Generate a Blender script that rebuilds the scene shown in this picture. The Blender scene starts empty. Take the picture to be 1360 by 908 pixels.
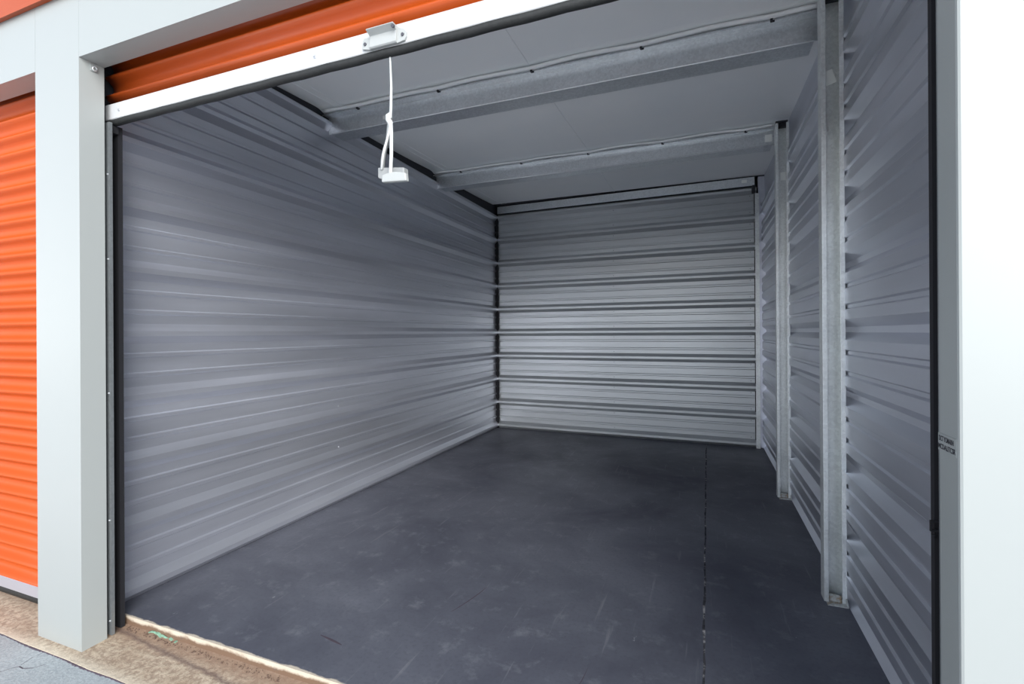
import bpy, math, random
from mathutils import Matrix, Vector
random.seed(7)
FT = 0.3048                      # the building is laid out in feet
C = bpy.context.scene.collection
SC = bpy.context.scene

# ------------------------------------------------------------------ materials
def mat(name):
    m = bpy.data.materials.new(name); m.use_nodes = True
    nt = m.node_tree; nt.nodes.clear()
    o = nt.nodes.new('ShaderNodeOutputMaterial'); b = nt.nodes.new('ShaderNodeBsdfPrincipled')
    nt.links.new(b.outputs[0], o.inputs[0])
    return m, nt, b

def nd(nt, t, **kw):
    n = nt.nodes.new(t)
    for k, v in kw.items():
        setattr(n, k, v)
    return n

def coords(nt, scale=(1, 1, 1)):
    tc = nd(nt, 'ShaderNodeTexCoord'); mp = nd(nt, 'ShaderNodeMapping')
    mp.inputs['Scale'].default_value = scale
    nt.links.new(tc.outputs['Object'], mp.inputs[0])
    return mp.outputs[0]

def noise(nt, vec, scale, detail=4, rough=.55, dist=0):
    n = nd(nt, 'ShaderNodeTexNoise')
    n.inputs['Scale'].default_value = scale; n.inputs['Detail'].default_value = detail
    n.inputs['Roughness'].default_value = rough; n.inputs['Distortion'].default_value = dist
    nt.links.new(vec, n.inputs['Vector'])
    return n.outputs['Fac']

def ramp(nt, fac, stops):
    r = nd(nt, 'ShaderNodeValToRGB')
    e = r.color_ramp.elements
    while len(e) < len(stops): e.new(.5)
    for i, (p, c) in enumerate(stops):
        e[i].position = p
        e[i].color = (c, c, c, 1) if isinstance(c, (int, float)) else (*c, 1)
    nt.links.new(fac, r.inputs[0])
    return r.outputs[0]

def mixc(nt, fac, a, b, blend='MIX'):
    m = nd(nt, 'ShaderNodeMix', data_type='RGBA', blend_type=blend)
    for s, v in ((m.inputs[0], fac), (m.inputs[6], a), (m.inputs[7], b)):
        if isinstance(v, (int, float)): s.default_value = v
        elif isinstance(v, tuple): s.default_value = (*v, 1)
        else: nt.links.new(v, s)
    return m.outputs[2]

def math_(nt, op, a, b=None, clamp=False):
    m = nd(nt, 'ShaderNodeMath', operation=op); m.use_clamp = clamp
    for s, v in zip(m.inputs, (a, b)):
        if v is None: continue
        if isinstance(v, (int, float)): s.default_value = v
        else: nt.links.new(v, s)
    return m.outputs[0]

def bump(nt, b, h, strength, dist=.002):
    n = nd(nt, 'ShaderNodeBump'); n.inputs['Strength'].default_value = strength
    n.inputs['Distance'].default_value = dist
    nt.links.new(h, n.inputs['Height']); nt.links.new(n.outputs[0], b.inputs['Normal'])

def plain(name, col, rough=.5, metal=0, var=.06, scale=12, bmp=0):
    m, nt, b = mat(name)
    v = coords(nt)
    f = noise(nt, v, scale)
    c0 = tuple(max(0, x * (1 - var)) for x in col); c1 = tuple(min(1, x * (1 + var)) for x in col)
    nt.links.new(mixc(nt, f, c0, c1), b.inputs['Base Color'])
    b.inputs['Roughness'].default_value = rough; b.inputs['Metallic'].default_value = metal
    if bmp: bump(nt, b, noise(nt, v, scale * 6), bmp)
    return m

def sheet_metal(name, col, rough, metal, stretch, spangle=.12):
    m, nt, b = mat(name)
    v = coords(nt, stretch); w = coords(nt)
    big = noise(nt, v, 1.3, 5, .6); fine = None
    f = big
    c0 = tuple(x * (1 - spangle * 1.6) for x in col); c1 = tuple(min(1, x * (1 + spangle)) for x in col)
    nt.links.new(mixc(nt, ramp(nt, f, [(.3, 0.), (.7, 1.)]), c0, c1), b.inputs['Base Color'])
    b.inputs['Metallic'].default_value = metal
    nt.links.new(ramp(nt, big, [(.3, rough - .06), (.7, rough + .08)]), b.inputs['Roughness'])
    bump(nt, b, noise(nt, w, 1.1, 0), .03, .003)
    return m

def galvanised(name, col, rough=.42, metal=.75):
    m, nt, b = mat(name)
    v = coords(nt)
    vo = nd(nt, 'ShaderNodeTexVoronoi'); vo.inputs['Scale'].default_value = 90
    nt.links.new(v, vo.inputs['Vector'])
    sp = nd(nt, 'ShaderNodeSeparateColor'); nt.links.new(vo.outputs['Color'], sp.inputs[0])
    f = math_(nt, 'ADD', math_(nt, 'MULTIPLY', sp.outputs[0], .4), math_(nt, 'MULTIPLY', noise(nt, v, 5), .6))
    nt.links.new(mixc(nt, f, tuple(x * .78 for x in col), tuple(min(1, x * 1.15) for x in col)), b.inputs['Base Color'])
    b.inputs['Metallic'].default_value = metal; b.inputs['Roughness'].default_value = rough
    return m

M = {}
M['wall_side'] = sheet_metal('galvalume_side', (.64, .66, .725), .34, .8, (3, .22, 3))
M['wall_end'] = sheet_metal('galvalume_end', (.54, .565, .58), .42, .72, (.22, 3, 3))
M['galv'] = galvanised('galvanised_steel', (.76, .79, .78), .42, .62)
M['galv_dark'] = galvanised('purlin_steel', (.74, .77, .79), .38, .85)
M['dark_steel_and_shade'] = plain('dark_steel_and_shade', (.035, .037, .045), .6, .3)
M['black'] = plain('black_felt_and_shade', (.006, .006, .009), .85)
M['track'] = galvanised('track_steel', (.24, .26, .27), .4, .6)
M['rubber'] = plain('rubber_seal', (.013, .014, .014), .6, 0, .75, 70, .5)
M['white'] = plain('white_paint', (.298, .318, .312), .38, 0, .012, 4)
M['bar_white'] = plain('white_bar_paint', (.46, .47, .475), .35, 0, .02, 10)
M['bar_grey'] = plain('grey_bar_paint', (.30, .295, .325), .4, 0, .04, 10)
M['orange'] = plain('orange_paint', (.42, .062, .003), .42, 0, .05, 6)
M['fascia'] = plain('fascia_red_orange', (.34, .052, .004), .42, 0, .05, 6)
M['bounce_pale'] = plain('bounce_pale', (.78, .785, .77), .8, 0, .1, 3, .2)  # pale colour of the added bounce slab
M['cord'] = plain('white_cord', (.52, .535, .53), .6, 0, .04, 80)
M['plastic'] = plain('white_plastic', (.34, .355, .35), .4, 0, .03, 30)
M['grip_shade'] = plain('shaded_white_plastic', (.24, .25, .25), .45, 0, .03, 30)  # shaded copy of the white plastic, for the rear grip block
M['sticker'] = plain('sticker_paper', (.92, .94, .91), .6, 0, .03, 60)
M['ink'] = plain('black_ink', (.02, .02, .028), .6)
M['screw'] = plain('bright_screw', (.62, .64, .66), .35, .6)
M['screw_dark'] = plain('dull_screw', (.10, .10, .115), .5, .5)
M['green'] = plain('green_scrap', (.20, .36, .26), .7, 0, .45, 90)
M['grit'] = plain('brown_grit', (.10, .062, .045), .9, 0, .4, 90)
M['crack'] = plain('crack_filler', (.06, .045, .06), .9, 0, .3, 90)

def ceiling_mat():
    m, nt, b = mat('white_vinyl_insulation')
    v = coords(nt); w = coords(nt, (3.0, .5, 1))
    f = noise(nt, v, 1.2, 5)
    nt.links.new(mixc(nt, ramp(nt, f, [(.3, 0.), (.7, 1.)]), (.84, .88, .90), (.91, .93, .93)), b.inputs['Base Color'])
    b.inputs['Roughness'].default_value = .5
    bump(nt, b, noise(nt, w, 2.5, 3), .35, .01)
    return m
M['ceiling'] = ceiling_mat()

def floor_mat():
    m, nt, b = mat('grey_painted_concrete')
    v = coords(nt)
    n1 = noise(nt, v, 1.1, 7, .62, .4); n2 = noise(nt, v, 9, 6, .7); n3 = noise(nt, v, 60, 3)
    base = mixc(nt, ramp(nt, n1, [(.32, 0.), (.68, 1.)]), (.055, .058, .078), (.120, .127, .152))
    base = mixc(nt, math_(nt, 'MULTIPLY', ramp(nt, n2, [(.55, 0.), (.75, 1.)]), .6), base, (.19, .20, .222))
    base = mixc(nt, math_(nt, 'MULTIPLY', ramp(nt, n3, [(.3, 1.), (.5, 0.)]), .35), base, (.05, .053, .068))
    # chips where the paint shows pale
    vs = coords(nt, (1, .45, 1)); ch = noise(nt, vs, 26, 3, .6)
    gate = ramp(nt, noise(nt, v, 3.1, 3), [(.5, 0.), (.6, 1.)])
    chips = math_(nt, 'MULTIPLY', ramp(nt, ch, [(.72, 0.), (.76, 1.)]), gate)
    base = mixc(nt, math_(nt, 'MULTIPLY', chips, .8), base, (.34, .35, .36))
    # long faint scuffs
    tc = nd(nt, 'ShaderNodeTexCoord'); mp = nd(nt, 'ShaderNodeMapping')
    mp.inputs['Rotation'].default_value = (0, 0, .5); mp.inputs['Scale'].default_value = (26, 1.5, 1)
    nt.links.new(tc.outputs['Object'], mp.inputs[0])
    sc = ramp(nt, noise(nt, mp.outputs[0], 1.4, 3), [(.64, 0.), (.74, 1.)])
    base = mixc(nt, math_(nt, 'MULTIPLY', sc, .35), base, (.24, .245, .26))
    # paint stops short of the slab's front edge
    sx = nd(nt, 'ShaderNodeSeparateXYZ'); nt.links.new(tc.outputs['Object'], sx.inputs[0])
    y = math_(nt, 'ADD', sx.outputs[1], math_(nt, 'MULTIPLY', math_(nt, 'SUBTRACT', noise(nt, v, 14, 4), .5), .03))
    edge = ramp(nt, math_(nt, 'DIVIDE', math_(nt, 'SUBTRACT', y, .597 * FT), .05 * FT, True), [(.4, 1.), (.75, 0.)])
    bare = mixc(nt, n2, (.40, .33, .25), (.64, .58, .48))
    zz = math_(nt, 'ADD', sx.outputs[2], math_(nt, 'MULTIPLY', math_(nt, 'SUBTRACT', n2, .5), .04))
    bare = mixc(nt, ramp(nt, math_(nt, 'DIVIDE', math_(nt, 'ADD', zz, .10 * FT), .10 * FT, True), [(.35, 1.), (.7, 0.)]), bare, (.16, .10, .065))
    nt.links.new(mixc(nt, edge, base, bare), b.inputs['Base Color'])
    nt.links.new(ramp(nt, n1, [(.3, .62), (.7, .44)]), b.inputs['Roughness'])
    bump(nt, b, n2, .15, .003)
    return m
M['floor'] = floor_mat()

def apron_mat():
    m, nt, b = mat('weathered_tan_concrete')
    v = coords(nt); tc = nd(nt, 'ShaderNodeTexCoord')
    sx = nd(nt, 'ShaderNodeSeparateXYZ'); nt.links.new(tc.outputs['Object'], sx.inputs[0])
    n1 = noise(nt, v, 6, 7, .65); n2 = noise(nt, v, 45, 5, .7)
    base = mixc(nt, ramp(nt, n1, [(.3, 0.), (.7, 1.)]), (.34, .245, .165), (.58, .49, .37))
    base = mixc(nt, math_(nt, 'MULTIPLY', ramp(nt, n2, [(.42, 1.), (.56, 0.)]), .7), base, (.24, .165, .115))
    yy = math_(nt, 'DIVIDE', sx.outputs[1], FT)
    xx = math_(nt, 'DIVIDE', sx.outputs[0], FT)
    yw = math_(nt, 'ADD', yy, math_(nt, 'MULTIPLY', math_(nt, 'SUBTRACT', n1, .5), .22))
    # rust-brown dirt against the sill
    back = ramp(nt, math_(nt, 'DIVIDE', math_(nt, 'SUBTRACT', yw, .28), .34, True), [(0., 0.), (.6, .75), (1., .8)])
    base = mixc(nt, back, base, (.24, .15, .10))
    # dark streak where water runs, drifting outwards
    line = math_(nt, 'SUBTRACT', yw, math_(nt, 'ADD', .50, math_(nt, 'MULTIPLY', xx, -.068)))
    st = ramp(nt, math_(nt, 'DIVIDE', math_(nt, 'ABSOLUTE', line), .055, True), [(0., .8), (1., 0.)])
    base = mixc(nt, st, base, (.13, .085, .07))
    # washed pale rim
    rim = ramp(nt, math_(nt, 'DIVIDE', math_(nt, 'ADD', yw, .17), .16, True), [(0., .75), (1., 0.)])
    base = mixc(nt, rim, base, (.68, .60, .47))
    nt.links.new(base, b.inputs['Base Color']); b.inputs['Roughness'].default_value = .85
    bump(nt, b, n2, .8, .006)
    return m
M['apron'] = apron_mat()

def asphalt_mat():
    m, nt, b = mat('pale_asphalt')
    v = coords(nt)
    n1 = noise(nt, v, 4, 6, .6); n2 = noise(nt, v, 110, 4, .7)
    base = mixc(nt, n1, (.32, .353, .362), (.45, .492, .502))
    base = mixc(nt, math_(nt, 'MULTIPLY', ramp(nt, n2, [(.4, 1.), (.6, 0.)]), .5), base, (.20, .225, .24))
    nt.links.new(base, b.inputs['Base Color']); b.inputs['Roughness'].default_value = .85
    bump(nt, b, n2, .6, .004)
    return m
M['asphalt'] = asphalt_mat()

def joint_mat():
    m, nt, b = mat('worn_joint_filler')
    v = coords(nt)
    f = noise(nt, v, 7, 6, .75)
    nt.links.new(ramp(nt, f, [(.40, (.012, .012, .016)), (.52, (.05, .05, .058)), (.60, (.34, .33, .32))]), b.inputs['Base Color'])
    b.inputs['Roughness'].default_value = .9
    return m
M['joint'] = joint_mat()

def clip_mat():
    m, nt, b = mat('stained_base_clip')
    v = coords(nt)
    nt.links.new(ramp(nt, noise(nt, v, 22, 5, .7), [(.38, (.30, .20, .10)), (.5, (.42, .43, .42)), (.7, (.62, .66, .64))]), b.inputs['Base Color'])
    b.inputs['Roughness'].default_value = .65; b.inputs['Metallic'].default_value = .3
    return m
M['clip'] = clip_mat()

# ------------------------------------------------------------------ mesh helper (feet in, metres out)
class MB:
    def __init__(s): s.v = []; s.f = []; s.smooth = False
    def _add(s, vs, fs):
        n = len(s.v); s.v += [tuple(p) for p in vs]; s.f += [tuple(i + n for i in q) for q in fs]; return s
    def box(s, x0, x1, y0, y1, z0, z1):
        return s._add([(x0, y0, z0), (x1, y0, z0), (x1, y1, z0), (x0, y1, z0), (x0, y0, z1), (x1, y0, z1), (x1, y1, z1), (x0, y1, z1)],
                      [(0, 3, 2, 1), (4, 5, 6, 7), (0, 1, 5, 4), (1, 2, 6, 5), (2, 3, 7, 6), (3, 0, 4, 7)])
    def prism(s, pts, fn, stations):
        """closed 2-D outline pts carried through fn(station, a, b) -> xyz at each station"""
        n = len(pts); vs = []; fs = []
        for t in stations: vs += [fn(t, a, b) for a, b in pts]
        for k in range(len(stations) - 1):
            for i in range(n):
                j = (i + 1) % n
                fs.append((k * n + i, k * n + j, (k + 1) * n + j, (k + 1) * n + i))
        fs.append(tuple(range(n - 1, -1, -1))); fs.append(tuple((len(stations) - 1) * n + i for i in range(n)))
        return s._add(vs, fs)
    def tube(s, path, r, n=8):
        rs = r if isinstance(r, (list, tuple)) else [r] * len(path)
        P = [Vector(p) for p in path]; vs = []; fs = []
        for i, p in enumerate(P):
            d = (P[min(i + 1, len(P) - 1)] - P[max(i - 1, 0)]).normalized()
            up = Vector((0, 0, 1)) if abs(d.z) < .9 else Vector((0, 1, 0))
            a = d.cross(up).normalized(); b = d.cross(a)
            vs += [p + rs[i] * (math.cos(2 * math.pi * k / n) * a + math.sin(2 * math.pi * k / n) * b) for k in range(n)]
        for i in range(len(P) - 1):
            for k in range(n):
                j = (k + 1) % n
                fs.append((i * n + k, i * n + j, (i + 1) * n + j, (i + 1) * n + k))
        fs.append(tuple(range(n - 1, -1, -1))); fs.append(tuple((len(P) - 1) * n + k for k in range(n)))
        return s._add(vs, fs)
    def screw(s, p, axis, r, h):
        p = Vector(p); a = Vector(axis)
        s.tube([p - a * h * .3, p + a * h * .25], r * 1.6, 10)
        return s.tube([p + a * h * .2, p + a * h], [r, r * .8], 6)
    def build(s, name, m, parent=None, smooth=False, bevel=0):
        off = Vector(parent.location) if parent is not None and parent.type == 'EMPTY' else Vector((0, 0, 0))
        if parent is not None and parent.type != 'EMPTY':
            q = parent
            while q is not None: off = off + Vector(q.location); q = q.parent
        me = bpy.data.meshes.new(name)
        me.from_pydata([tuple(Vector(p) * FT - off) for p in s.v], [], s.f)
        import bmesh
        bm = bmesh.new(); bm.from_mesh(me); bmesh.ops.recalc_face_normals(bm, faces=bm.faces)
        bm.to_mesh(me); bm.free()
        me.materials.append(M[m])
        if smooth: me.polygons.foreach_set('use_smooth', [True] * len(me.polygons))
        o = bpy.data.objects.new(name, me); C.objects.link(o)
        if parent is not None: o.parent = parent
        if bevel:
            b = o.modifiers.new('soft_edges', 'BEVEL'); b.width = bevel * FT; b.segments = 2; b.limit_method = 'ANGLE'
            b.angle_limit = math.radians(40)
        return o

def structure(name, mb, m, parent=None, **kw):
    o = mb.build(name, m, parent, **kw)
    o['kind'] = 'structure'
    return o

def tag(o, label, cat, group=None, kind=None):
    if label: o['label'] = label
    if cat: o['category'] = cat
    if group: o['group'] = group
    if kind: o['kind'] = kind
    return o

def thing(name, loc, label, cat, group=None):
    o = bpy.data.objects.new(name, None); C.objects.link(o)
    o.location = Vector(loc) * FT; o.empty_display_size = .1
    return tag(o, label, cat, group)

def copy_tree(o, parent=None):
    c = o.copy(); C.objects.link(c)
    if parent is not None: c.parent = parent
    for ch in list(o.children): copy_tree(ch, c)
    return c

# ------------------------------------------------------------------ dimensions
W = 10.36; DL, DR = 15.545, 15.20         # back wall stands a touch askew
R0 = 1.141                                # height of the lowest full rib
OPL, OPR = .53, 9.893                     # door opening
HZ = 7.88                                 # underside of the header
GZ = -.15                                 # apron height
def HC(y): return 9.25 + .0225 * y        # roof line
def yback(x): return DL + (DR - DL) * x / W

def ribs(z0, z1, sign, t=.012):
    """ribbed sheet outline as (z, d): wide ribs a foot apart with two small stiffeners between"""
    pr = []
    k = -2
    while R0 + k < z1 + 1:
        c = R0 + k
        for cc, hb, ht, h in ((c, .158, .042, .118), (c + 1 / 3 + .01, .046, .024, .03), (c + 2 / 3 - .01, .046, .024, .03)):
            pr += [(cc - hb, 0), (cc - ht, h), (cc + ht, h), (cc + hb, 0)]
        k += 1
    out = [p for p in pr if z0 < p[0] < z1]
    def at(z):
        for (za, da), (zb, db) in zip(pr, pr[1:]):
            if za <= z <= zb: return da + (db - da) * (z - za) / max(zb - za, 1e-9)
        return 0
    out = [(z0, at(z0))] + out + [(z1, at(z1))]
    fwd = [(z, sign * d) for z, d in out]
    return fwd + [(z, d - t) for z, d in reversed(fwd)]

# ------------------------------------------------------------------ setting
b = MB(); b.box(-.019, W + .134, .6, 15.68, -.5, 0)
floor = structure('floor', b, 'floor')
# saw joint running away from the door
jm = MB(); st = [(.67 + i * .2) for i in range(75)]
def jx(y): return 8.34 + (y - 2.12) * .0115 + .006 * math.sin(y * 3.1) + .004 * math.sin(y * 11)
rnd = [random.uniform(.011, .02) for _ in st]
jm.prism([(-1, -.004), (1, -.004), (1, .0015), (-1, .0015)], lambda t, a, bb: (jx(t) + a * rnd[min(len(rnd) - 1, int((t - .67) / .2 + .5))], t, bb), [y for y in st if y < 15.2])
jm.build('saw_joint', 'joint', floor)
# dark rubber skid marks
for (x0, y0, x1, y1, w) in ((3.46, 1.25, 3.86, 1.18, .035), (4.87, 2.38, 5.06, 3.2, .016), (6.9, 1.2, 7.0, 1.9, .01)):
    s = MB(); L = math.hypot(x1 - x0, y1 - y0); px, py = -(y1 - y0) / L * w / 2, (x1 - x0) / L * w / 2
    s.prism([(-1, .0002), (1, .0002), (1, .0012), (-1, .0012)],
            lambda t, a, h: (x0 + (x1 - x0) * t + a * px * math.sin(math.pi * (.08 + .84 * t)) + .03 * math.sin(2.6 * t), y0 + (y1 - y0) * t + a * py * math.sin(math.pi * (.08 + .84 * t)), h), [i / 8 for i in range(9)])
    s.build('skid_mark', 'crack', floor)

b = MB(); n = 40
b.prism([(-.165, GZ), (.0, GZ), (.3, GZ + .008), (.56, GZ + .025), (.602, GZ + .03), (.602, -.6), (-.165, -.6)], lambda t, y, z: (t, y + (.008 * math.sin(t * 5) if y < 0 else 0), z), [-9 + i * .5 for i in range(61)])
structure('concrete_apron', b, 'apron')
b = MB(); b.box(-60, 70, -90, -.15, -.7, GZ - .02)
asphalt = structure('asphalt_ground', b, 'asphalt')
b = MB(); b.box(-40, 50, -42, -2.2, -.3, GZ + .01)
structure('bounce_slab', b, 'bounce_pale')  # unseen bright slab added to bounce light up to the ceiling
def strip(mb, pts, w, z):
    mb.prism([(-1, -.004), (1, -.004), (1, .0015), (-1, .0015)],
             lambda i, a, h: (pts[i][0] + a * w * .35, pts[i][1] + a * w, z + h), list(range(len(pts))))
    return mb
strip(MB(), [(-.45, -.62), (-.20, -.68), (-.03, -.59), (.03, -.49), (.07, -.445), (.16, -.45), (.27, -.40), (.34, -.30)], .007, GZ - .02).build('crack', 'crack', asphalt)
jr = [(-9 + i * .03) for i in range(620)]
jw = [random.uniform(.002, .014) * (1.6 if random.random() < .2 else 1) for _ in jr]
b = MB(); b.prism([(-1, -.01), (1, -.01), (.6, .006), (-.6, .006)], lambda i, a, h: (jr[i], -.168 + .008 * math.sin(jr[i] * 5) + a * jw[i], GZ - .012 + h), list(range(len(jr))))
b.build('dirt_joint', 'crack', asphalt)
strip(MB(), [(.02, -.17), (.0, -.28), (.05, -.42)], .004, GZ - .02).build('crack', 'crack', asphalt)

LEN = [.55, 4, 8, 12, 15.62]
b = MB(); b.prism(ribs(0.004, 9.22, 1), lambda t, z, d: (d, t, z), LEN)
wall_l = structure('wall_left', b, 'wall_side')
b = MB(); b.prism(ribs(0.004, 8.62, -1, -.012), lambda t, z, d: (W - d, t, z), [.45, 4, 8, 12, 15.3])
wall_r = structure('wall_right', b, 'wall_side')
b = MB(); b.box(W + .09, W + .13, .3, 15.4, 8.55, 9.75)
b.build('upper_liner', 'wall_side', wall_r)
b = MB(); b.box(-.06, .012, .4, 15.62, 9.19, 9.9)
structure('wall_top_gap_shade', b, 'dark_steel_and_shade')                      # dark strip painting the shaded gap above the left wall sheet
# back wall
ang = math.atan2(DR - DL, W)
def bw(t, z, d): return (t + d * math.sin(ang), yback(t) - d * math.cos(ang), z)
b = MB(); b.prism(ribs(0.004, 9.24, 1), bw, [-.1, 3, 6, W - .17])
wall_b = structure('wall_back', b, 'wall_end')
for xs in (.16, 5.12, 9.98):
    for k in range(-1, 9):
        for dz in (-.2, .22):
            z = R0 + k + dz
            if .05 < z < 9.15:
                s = MB(); y = yback(xs)
                s.screw((xs, y, z), (0, -1, 0), .009, .02)
                s.build('screw', 'screw_dark', wall_b)
# screws along the left sheet, on the line of the purlins
for yy in (5.6, 10.6):
    for k in range(0, 8):
        s = MB(); s.screw((0, yy, R0 + k + .2), (1, 0, 0), .008, .016); s.build('screw', 'screw', wall_l)
# black strip painting the shaded corner gap between left and back sheets, ribs poke through
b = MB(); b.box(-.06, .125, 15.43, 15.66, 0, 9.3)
structure('left_corner_gap_shade', b, 'black')
# bright corner angle at the right end of the back wall
b = MB(); yb = yback(W - .17)
b.box(W - .235, W - .10, yb - .16, yb - .145, .004, 8.98); b.box(W - .118, W - .10, yb - .145, yb + .05, .004, 8.98)
structure('trim_3', b, 'galv')
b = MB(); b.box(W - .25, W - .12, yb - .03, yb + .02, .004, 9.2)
structure('right_corner_gap_shade', b, 'black')  # black strip painting the dark gap beside the corner angle
b = MB(); b.box(W - .12, W + .13, yb + .0, 15.67, 0.004, 9.6)
b.build('corner_filler', 'wall_side', wall_b)

b = MB(); b.box(-.32, -.02, .62, 16.1, -.3, 10.1); b.build('light_stop', 'dark_steel_and_shade', wall_l)  # unseen blocks added behind the sheets to stop light leaking in
b = MB(); b.box(W + .135, W + .45, .31, 16.1, -.3, 10.1); b.build('light_stop', 'dark_steel_and_shade', wall_r)
b = MB(); b.box(-.3, W + .4, 15.68, 16.1, -.3, 10.1); b.build('light_stop', 'dark_steel_and_shade', wall_b)
b = MB(); b.box(-.02, W + .1, 15.2, 15.7, 9.62, 10.1); b.build('eave_light_stop', 'dark_steel_and_shade', wall_b)  # unseen block added to stop light leaking in at the eave

# ceiling: white insulation facing, billowing between the purlins it is pinched on
PY = [5.3, 10.4]
prof = []
yy = .25
while yy < 15.62:
    z = HC(yy) + .06
    ends = [-.2] + PY + [15.5]
    for a, c in zip(ends, ends[1:]):
        if a <= yy <= c:
            u = (yy - a) / (c - a); z -= .045 * math.sin(math.pi * u)
    for p in PY: z -= .075 * math.exp(-((yy - (p - .1)) / .16) ** 2)
    prof.append((yy, z)); yy += .08
ceil_prof = prof + [(15.62, 10.2), (.25, 10.2)]
b = MB(); b.prism(ceil_prof, lambda t, y, z: (t, y, z), [-.05, 2.5, 5.2, 8, W + .11])
ceiling = structure('ceiling', b, 'ceiling')
def seam(xc, w, drift):
    s = MB(); p2 = [q for q in prof if .9 < q[0] < 15.3]
    s.prism([(-1, .01), (1, .01), (.5, -.012), (-.5, -.012)], lambda i, a, h: (xc + a * w + drift * math.sin(p2[i][0] * .8), p2[i][0], p2[i][1] + h), list(range(len(p2))))
    s.build('seam', 'ceiling', ceiling)
seam(5.2, .035, .02); seam(.42, .02, .01); seam(.62, .02, .012)

# ------------------------------------------------------------------ white front
FR = []
b = MB()
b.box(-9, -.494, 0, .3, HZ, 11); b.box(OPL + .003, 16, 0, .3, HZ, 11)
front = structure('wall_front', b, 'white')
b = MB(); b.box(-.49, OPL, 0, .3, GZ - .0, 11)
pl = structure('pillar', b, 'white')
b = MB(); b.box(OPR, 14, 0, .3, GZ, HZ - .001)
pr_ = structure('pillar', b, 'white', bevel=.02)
# dark backs of the two pillars, closing the gap to the partition sheets
b = MB(); b.box(-.3, .25, .3, .62, GZ + .03, 9.4); structure('trim_5', b, 'dark_steel_and_shade')
b = MB(); b.box(W + .02, 14, .3, .5, GZ + .03, 9.4); structure('trim_6', b, 'dark_steel_and_shade')
# projecting red-orange eave band
b = MB(); b.box(-9, 16, -.07, 0, 8.79, 10.6); b.box(-9, 16, -.08, -.0705, 8.77, 8.82)
structure('fascia', b, 'fascia', bevel=.01)
# small hanging bracket in the corner of the left reveal
t = thing('eye_bracket', (.53, .17, 7.8), 'small white ring bracket screwed under the header in the pillar corner', 'bracket')
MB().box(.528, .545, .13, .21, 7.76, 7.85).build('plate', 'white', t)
MB().tube([(.56 + .0 * i, .17 + .028 * math.cos(i * math.pi / 6), 7.795 + .028 * math.sin(i * math.pi / 6)) for i in range(13)], .009, 8).build('ring', 'screw', t, smooth=True)

# ------------------------------------------------------------------ roll-up doors
def curtain_outline(z0, z1, yc, amp=.055, pitch=.2757, phase=6.52):
    n = int((z1 - z0) / .022); f = []
    for i in range(n + 1):
        z = z0 + (z1 - z0) * i / n
        u = ((z - phase) / pitch) % 1.0
        # rounded crest, flatter valley
        d = amp * (math.cos(2 * math.pi * u) + .22 * math.cos(4 * math.pi * u))
        f.append((yc - d, z))
    return f + [(y + .012, z) for y, z in reversed(f)]

door = thing('roll_up_door', (5.2, .47, 7.13), 'orange corrugated roll-up door raised above the open unit, its white bottom bar showing', 'door')
b = MB(); b.prism(curtain_outline(7.40, 8.35, .47, phase=7.55), lambda t, y, z: (t, y, z), [.36, 5, 10.06])
b.build('curtain', 'orange', door, smooth=True)
b = MB(); b.tube([(.4, 1.12, 8.42), (10.0, 1.12, 8.42)], .58, 32); b.build('coil', 'orange', door)
b = MB(); b.prism([(.40, 7.21), (.395, 7.415), (.41, 7.425), (.43, 7.425), (.43, 7.22), (.50, 7.22), (.50, 7.20), (.41, 7.20)], lambda t, y, z: (t, y, z), [.37, 10.05])
bar = b.build('bottom_bar', 'bar_white', door, bevel=.004)
for xs in (.69, 4.22, 7.6):
    s = MB(); s.screw((xs, .40, 7.315), (0, -1, 0), .018, .03); s.build('screw', 'screw', bar)
b = MB(); b.prism([(.405, 7.20), (.395, 7.175), (.405, 7.15), (.43, 7.13), (.47, 7.13), (.50, 7.15), (.505, 7.20)], lambda t, y, z: (t, y, z + .004 * math.sin(t * 9)), [.37 + i * .2 for i in range(49)])
b.build('rubber_seal', 'rubber', door, smooth=True)
# lift handle: hooded white step plate with two eared feet
hs = MB()
hs.prism([(.397, 7.385), (.295, 7.385), (.285, 7.37), (.358, 7.335), (.345, 7.215), (.36, 7.203), (.397, 7.203)],
         lambda t, y, z: (5.01 + t * .34, y, z), [0, .06, .5, .94, 1])
lh = hs.build('lift_handle', 'plastic', door, bevel=.004)
for xa, xb in ((4.90, 5.02), (5.34, 5.46)):
    e = MB(); e.prism([(xa, 7.23), (xb, 7.20), (xb, 7.33), (xa + .02 if xa < 5.2 else xa, 7.345 if xa < 5.2 else 7.375), (xa, 7.30)] if xa < 5.2 else
                      [(xa, 7.20), (xb - .02, 7.215), (xb, 7.25), (xb, 7.30), (xb - .03, 7.335), (xa, 7.375)], lambda t, x, z: (x, t, z), [.372, .398])
    e.build('ear', 'plastic', lh, bevel=.004)
    s = MB(); s.tube([((xa + xb) / 2 - (.02 if xa < 5.2 else -.02), .372, 7.275), ((xa + xb) / 2 - (.02 if xa < 5.2 else -.02), .362, 7.275)], .018, 12); s.build('bolt', 'screw_dark', lh)
s = MB(); s.tube([(5.345, .315, 7.345), (5.345, .295, 7.345)], .02, 12); s.build('bolt', 'screw_dark', lh)

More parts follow.
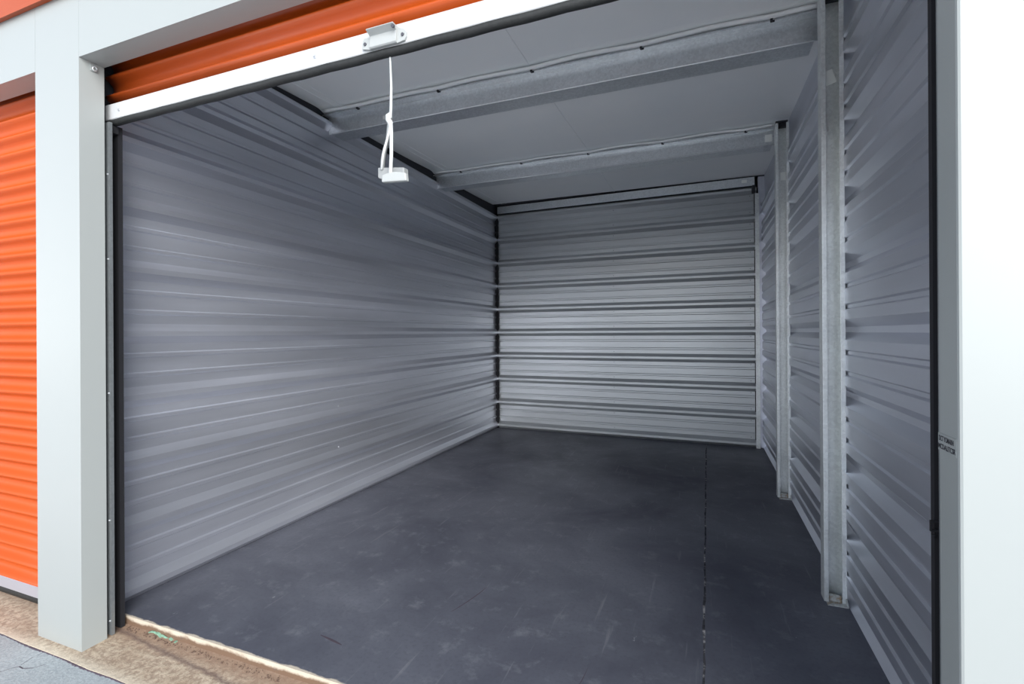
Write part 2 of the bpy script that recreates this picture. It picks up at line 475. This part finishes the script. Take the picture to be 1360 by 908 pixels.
door2 = thing('roll_up_door', (-4.5, .47, -.13), 'closed orange corrugated roll-up door of the neighbouring unit, left of the white pillar', 'door')
b = MB(); b.prism(curtain_outline(.16, 8.3, .47), lambda t, y, z: (t, y, z), [-9, -4, -.36])
b.build('curtain', 'orange', door2, smooth=True)
b = MB(); b.prism([(.40, .0), (.395, .165), (.41, .175), (.48, .175), (.48, -.0)], lambda t, y, z: (t, y, z), [-9, -.36])
b.build('bottom_bar', 'bar_grey', door2)
b = MB(); b.prism([(.42, .0), (.41, -.06), (.43, -.115), (.47, -.115), (.49, -.06), (.485, .0)], lambda t, y, z: (t, y, z), [-9, -.36])
b.build('rubber_seal', 'rubber', door2)

# guide rails
def track(sgn, xf, xb, label, latch=False):
    x_in = xf - sgn * .24
    t = thing('door_track', (x_in, .43, GZ + .02), label, 'door track', 'guide rails of the open door')
    lo, hi = (lambda a, c: (min(a, c), max(a, c))), None
    b = MB(); z0, z1 = GZ + .03, 7.14
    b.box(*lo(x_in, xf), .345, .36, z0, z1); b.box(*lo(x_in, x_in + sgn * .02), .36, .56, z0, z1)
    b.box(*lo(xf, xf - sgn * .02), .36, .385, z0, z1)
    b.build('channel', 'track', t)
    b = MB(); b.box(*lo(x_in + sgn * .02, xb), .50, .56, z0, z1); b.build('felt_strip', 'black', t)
    for z in (.08, 1.5, 3.3, 5.2, 6.4):
        s = MB(); s.screw((xf - sgn * .035, .345, z), (0, -1, 0), .008, .014); s.build('screw', 'screw', t)
    b = MB(); b.box(*lo(x_in + sgn * .025, xb + sgn * .025), .40, .495, 7.02, 7.125); b.build('guide_mouth', 'black', t)
    if latch:
        s = MB(); s.box(xb - .03, xb + .02, .48, .50, 2.635, 2.65); s.box(xb - .03, xb - .02, .48, .5, 2.65, 2.70); s.box(xb - .03, xb + .02, .48, .5, 2.70, 2.715)
        s.tube([(xb - .01, .49, 2.585), (xb - .01, .49, 2.61)], .014, 10)
        s.build('latch_keeper', 'black', t)
    return t
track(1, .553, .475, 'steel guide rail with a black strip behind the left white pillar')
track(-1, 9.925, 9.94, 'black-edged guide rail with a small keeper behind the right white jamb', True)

# pull rope with its grip
t = thing('pull_rope', (5.21, .46, 5.79), 'white pull rope with a plastic grip hanging from the raised door', 'rope')
b = MB(); b.tube([(5.20, .46, 7.127), (5.203, .46, 7.05), (5.212, .46, 6.8), (5.21, .455, 6.58), (5.205, .455, 6.46)], [.009, .010, .014, .015, .017], 8); b.build('cord', 'cord', t, smooth=True)
b = MB(); b.tube([(5.205, .455, 6.53), (5.18, .445, 6.49), (5.185, .44, 6.44), (5.212, .445, 6.40), (5.20, .46, 6.36), (5.18, .455, 6.41)], [.014, .026, .03, .03, .024, .012], 8); b.build('knot', 'cord', t, smooth=True)
b = MB(); b.tube([(5.21, .45, 6.43), (5.218, .45, 6.3), (5.222, .44, 6.05), (5.225, .42, 5.86), (5.228, .41, 5.80)], .019, 8); b.build('strand', 'cord', t, smooth=True)
# broad flat strand bowing out to the rear block
pth = [(5.185, .47, 6.46), (5.165, .48, 6.35), (5.14, .50, 6.26), (5.085, .52, 6.17), (5.05, .53, 6.07), (5.04, .53, 5.94)]
b = MB(); b.prism([(-.022, -.012), (.022, -.012), (.022, .012), (-.022, .012)], lambda i, a, c: (pth[i][0] + a, pth[i][1] + c, pth[i][2]), list(range(len(pth)))); b.build('strand', 'plastic', t, smooth=True)
pt2 = [(5.20, .455, 6.44), (5.195, .45, 6.33), (5.15, .45, 6.20), (5.105, .455, 6.08), (5.08, .46, 5.92)]
b = MB(); b.tube(pt2, .014, 8); b.build('strand', 'cord', t, smooth=True)
b = MB(); b.prism([(-.175, 5.955), (.165, 5.915), (.17, 5.83), (-.13, 5.82), (-.175, 5.84)], lambda y, x, z: (5.195 + x, y, z), [.47, .56]); b.build('grip_back', 'grip_shade', t, bevel=.012)
fr = []
for i in range(9):
    u = i / 8; fr.append((-.17 + .34 * u, 5.80 + .03 * math.sin(math.pi * u)))
b = MB(); b.prism([(-.135, 5.735)] + fr[1:] + [(.18, 5.715)], lambda y, x, z: (5.275 + x, y, z + .015), [.37, .43]); b.build('grip_front', 'plastic', t, bevel=.012)

# ------------------------------------------------------------------ roof steel
def purlin(y, z0, z1, label):
    t = thing('purlin', (5.1, y, z0), label, 'purlin', 'roof purlins')
    th = .012
    o = [(y - .22, z1 - .035), (y - .22, z1), (y + th, z1), (y + th, z0 + th), (y + .43, z0 + th), (y + .43, z0 + .07), (y + .43 + th, z0 + .07), (y + .43 + th, z0), (y, z0), (y, z1 - th), (y - .22 + th, z1 - th), (y - .22 + th, z1 - .035)]
    b = MB(); b.prism([q for q in o if q[0] <= y + th + 1e-6 and not (q[1] < z1 - .2 and q[0] > y + th)], lambda t_, a, c: (t_, a, c), [.02, 5, 10.27]); web = b.build('web', 'galv_dark', t)
    b = MB(); b.prism([(y - .004, z0), (y + .43, z0), (y + .43, z0 + .07), (y + .418, z0 + .07), (y + .418, z0 + th), (y - .004, z0 + th)], lambda t_, a, c: (t_, a, c), [.11, 5, 10.10]); b.build('lower_flange', 'galv_dark', t)
    b = MB(); b.prism([(y - .012, z0 + .018), (y - .002, z0 + .005), (y, z0 + .03)], lambda t_, a, c: (t_, a, c), [.11, 10.10]); b.build('bright_edge', 'screw', t)
    # facing lapped and pinned on the upper flange
    b = MB(); st = [.1 + i * .15 for i in range(68)]
    b.prism([(-.03, .02), (.0, -.008), (.03, -.02), (.07, -.012), (.07, .03)], lambda t_, a, c: (t_, y - .30 + a, z1 + .0 + c + .028 * abs(math.sin((t_ - 1.05) * math.pi / 2.1)) * (1 + .3 * math.sin(t_ * 2.3))), st)
    b.build('lapped_facing', 'ceiling', t, smooth=True)
    for i in range(5):
        x = 1.05 + 2.1 * i
        s = MB(); s.box(x - .018, x + .018, y - .262, y - .215, z1 - .05, z1 + .035); s.box(x - .012, x + .05, y - .225, y - .205, z1 - .055, z1 - .03); s.build('clip', 'dark_steel_and_shade', t)
    return t
p1 = purlin(5.3, 8.9, 9.30, 'galvanised roof purlin nearest the door, the pull rope hanging in front of it')
p2 = copy_tree(p1); p2.location = Vector((5.1, 10.4, 9.01)) * FT
p2['label'] = 'galvanised roof purlin deeper inside, between the front purlin and the back wall'
t = thing('eave_strut', (5.1, 15.2, 9.22), 'dark steel eave strut along the top of the back wall', 'beam')
def es(t_, a, c): return (t_, yback(t_) - .13 + a, c)
b = MB(); b.prism([(0, 9.27), (.012, 9.27), (.012, 9.575), (0, 9.575)], es, [.13, 5, 10.12]); b.build('web', 'galv_dark', t)
b = MB(); b.prism([(0, 9.255), (.12, 9.255), (.12, 9.27), (0, 9.27)], es, [.13, 5, 10.12]); b.build('lower_flange', 'dark_steel_and_shade', t)
b = MB(); b.box(10.03, 10.13, 14.93, 15.08, 8.98, 9.25); b.build('end_bracket', 'dark_steel_and_shade', t)

# ------------------------------------------------------------------ right-hand posts
XP = 10.358
post = thing('steel_post', (10.18, 4.6, 0), 'galvanised channel post nearest the door on the ribbed side wall', 'post', 'galvanised wall posts')
x0 = 10.06; y0, y1 = 4.62, 4.84; th = .014; lip = .062
o = [(x0, y0), (x0 + lip, y0), (x0 + lip, y0 + th), (x0 + th, y0 + th), (x0 + th, y1 - th), (XP - th, y1 - th), (XP - th, y0 + th), (XP - lip, y0 + th), (XP - lip, y0), (XP, y0), (XP, y1), (x0, y1)]
b = MB(); b.prism(o, lambda t_, a, c: (a, c, t_), [.012, 3, 6, 9.27]); b.build('channel', 'galv', post, bevel=.004)
for z in (8.83, 8.56, 8.34, 6.41, 5.78, 4.26, 3.88, 2.97, 1.98, 1.40, 1.02, .49):
    s = MB(); s.tube([(XP - th, y0 + .05, z), (XP - th - .045, y0 + .05, z - .004)], [.009, .004], 6); s.build('screw', 'screw', post)
b = MB(); b.box(x0 + .03, XP + .0, y0 - .09, y0 + .12, .0, .015); b.prism([(x0 + .066, .013), (XP - .066, .013), (XP - .066, .11), (x0 + .066, .125)], lambda t_, a, c: (a, t_, c), [y0 + .04, y0 + .06])
b.prism([(y0 - .09, .015), (y0 + .0, .015), (y0 - .0, .10)], lambda t_, a, c: (t_, a, c), [XP - .018, XP])
b.build('base_clip', 'clip', post)
b = MB(); b.box(x0 + .02, XP - .02, y0 + .1, y1, 9.2, 9.36); b.box(x0 - .0, XP - .03, y0 - .05, y0 + .12, 9.275, 9.30); b.build('head_clip', 'dark_steel_and_shade', post)
post2 = copy_tree(post); post2.location = Vector((10.18 + .02, 9.58, 0)) * FT
post2['label'] = 'galvanised channel post deeper inside, between the front post and the back wall'

# ------------------------------------------------------------------ stickers (their codes left out)
def sticker(c, w, h, rot, label, y):
    s = MB(); cr, sr = math.cos(rot), math.sin(rot)
    q = [(-w / 2, -h / 2), (w / 2, -h / 2), (w / 2, h / 2), (-w / 2, h / 2)]
    s.prism([(c[0] + a * cr - d * sr, c[1] + a * sr + d * cr) for a, d in q], lambda t_, a, z: (a, t_, z), [y - .006, y])
    return tag(s.build('paper_sticker', 'sticker'), label, 'sticker', 'paper stickers on the steel')
sticker((10.20, 8.05), .165, .22, .28, 'tilted white paper sticker high on the nearest post', y1 - th)
sticker((10.27, 8.0), .12, .2, .0, 'white paper sticker high on the deeper post', y1 - th + 4.98)
sticker((1.68, 9.06), .20, .09, .0, 'small white sticker on the front purlin behind the rope', 5.30)
sticker((10.02, 9.21), .17, .19, .0, 'white paper sticker at the end of the deeper purlin', 10.4)
s = sticker((9.79, 9.45), .17, .1, .0, 'small white sticker at the end of the back wall beam', yback(9.79) - .133)

# two-line lettering on the right jamb
t = thing('text_sticker', (OPR - .004, .16, 3.33), 'small two-line lettered sticker on the inner face of the right jamb', 'sticker')
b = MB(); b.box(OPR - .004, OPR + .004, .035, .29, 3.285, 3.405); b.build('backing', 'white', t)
def text(s, z, ya, yb):
    cu = bpy.data.curves.new('lettering', 'FONT'); cu.body = s; cu.size = .05 * FT; cu.extrude = .0008 * FT; cu.offset = .0008 * FT
    ob = bpy.data.objects.new('lettering', cu); C.objects.link(ob)
    dg = bpy.context.evaluated_depsgraph_get(); me = bpy.data.meshes.new_from_object(ob.evaluated_get(dg))
    bpy.data.objects.remove(ob)
    xs = [v.co.x for v in me.vertices]; k = (ya - yb) * FT / (max(xs) - min(xs)); m0 = min(xs)
    off = Vector(t.location)
    for v in me.vertices:
        x, y, z_ = v.co
        v.co = Vector((OPR * FT - .0045 * FT - z_, ya * FT - (x - m0) * k, z * FT + y)) - off
    me.materials.clear(); me.materials.append(M['ink'])
    o = bpy.data.objects.new('lettering', me); C.objects.link(o); o.parent = t
text('DCT YOMARN', 3.355, .275, .065); text('MCDALITCSR', 3.300, .285, .04)

# ------------------------------------------------------------------ litter in the gutter under the sill
s = MB(); pts = [(.98, .575), (1.12, .59), (1.25, .575), (1.40, .59), (1.56, .57)]
for i, (x, y) in enumerate(pts[:-1]):
    x2, y2 = pts[i + 1]; w = .009 + .009 * (i % 2)
    s.prism([(-w, -.0), (w, .004), (w, .016), (-w, .012)], lambda u, a, h: (x + (x2 - x) * u, y + (y2 - y) * u + a, -.122 + h + .018 * math.sin(u * 3 + i)), [0, .33, .66, 1.0])
tag(s.build('crumpled_scrap', 'green'), 'pale green scrap lying in the gutter under the concrete sill', 'scrap')
s = MB()
for i in range(260):
    u = random.random() ** 1.2; x = .9 + 2.6 * u; y = .555 - .03 * u + random.gauss(0, .025); r = random.uniform(.004, .014)
    if x < 1.6 and y > .57: y -= .06
    if i % 5 == 0: x = .56 + random.random() ** 2 * .25; y = .50 + random.random() * .09
    z = GZ + .022
    s._add([(x - r, y - r * .7, z), (x + r, y - r * .6, z), (x + r * .7, y + r * .8, z), (x - r * .8, y + r * .6, z), (x + r * .1, y, z + r * 1.1)], [(0, 1, 4), (1, 2, 4), (2, 3, 4), (3, 0, 4), (3, 2, 1, 0)])
tag(s.build('loose_grit', 'grit'), 'dark brown grit scattered along the gutter under the sill', 'grit', kind='stuff')

# ------------------------------------------------------------------ sky and light
w = bpy.data.worlds.new('overcast'); SC.world = w; w.use_nodes = True
nt = w.node_tree; nt.nodes.clear()
out = nd(nt, 'ShaderNodeOutputWorld'); bg = nd(nt, 'ShaderNodeBackground'); nt.links.new(bg.outputs[0], out.inputs[0])
tc = nd(nt, 'ShaderNodeTexCoord'); nv = nd(nt, 'ShaderNodeVectorMath', operation='NORMALIZE'); nt.links.new(tc.outputs['Generated'], nv.inputs[0])
sz = nd(nt, 'ShaderNodeSeparateXYZ'); nt.links.new(nv.outputs[0], sz.inputs[0])
band = math_(nt, 'POWER', math_(nt, 'SUBTRACT', 1.0, math_(nt, 'MAXIMUM', sz.outputs[2], 0.0), True), 3.0)
col = mixc(nt, band, (.62, .76, 1.0), (.97, .985, 1.0))
nt.links.new(col, bg.inputs[0])
nt.links.new(math_(nt, 'ADD', .36, math_(nt, 'MULTIPLY', band, .88)), bg.inputs[1])

sun = bpy.data.lights.new('hazy_sun', 'SUN'); sun.energy = 2.75; sun.angle = math.radians(50); sun.color = (1, .985, .96)
so = bpy.data.objects.new('hazy_sun', sun); C.objects.link(so)
so.rotation_euler = Vector((-.62, .78, -.40)).to_track_quat('-Z', 'Y').to_euler(); so.location = (5, -20, 12)

# ------------------------------------------------------------------ camera
yaw, pitch, roll = .3716, 0.0007, -.0058
f = Vector((-math.sin(yaw) * math.cos(pitch), math.cos(yaw) * math.cos(pitch), math.sin(pitch)))
r = Vector((math.cos(yaw), math.sin(yaw), 0)); u = r.cross(f)
c_, s_ = math.cos(roll), math.sin(roll)
r2 = c_ * r + s_ * u; u2 = -s_ * r + c_ * u
cam = bpy.data.cameras.new('camera'); co = bpy.data.objects.new('camera', cam); C.objects.link(co)
mw = Matrix((r2, u2, -f)).transposed().to_4x4(); mw.translation = Vector((8.3371, -3.986, 4.1214)) * FT
co.matrix_world = mw
cam.sensor_width = 36; cam.sensor_fit = 'HORIZONTAL'; cam.lens = 36 * 644.6 / 1360
cam.shift_y = -12.63 / 1360; cam.clip_start = .02; cam.clip_end = 500
SC.camera = co

vs = SC.view_settings; vs.view_transform = 'Standard'; vs.look = 'None'; vs.gamma = 1; vs.use_curve_mapping = False
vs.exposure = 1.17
SC.cycles.blur_glossy = 1.5; SC.cycles.sample_clamp_indirect = 4.0; SC.cycles.max_bounces = 12; SC.cycles.diffuse_bounces = 8; SC.cycles.glossy_bounces = 6
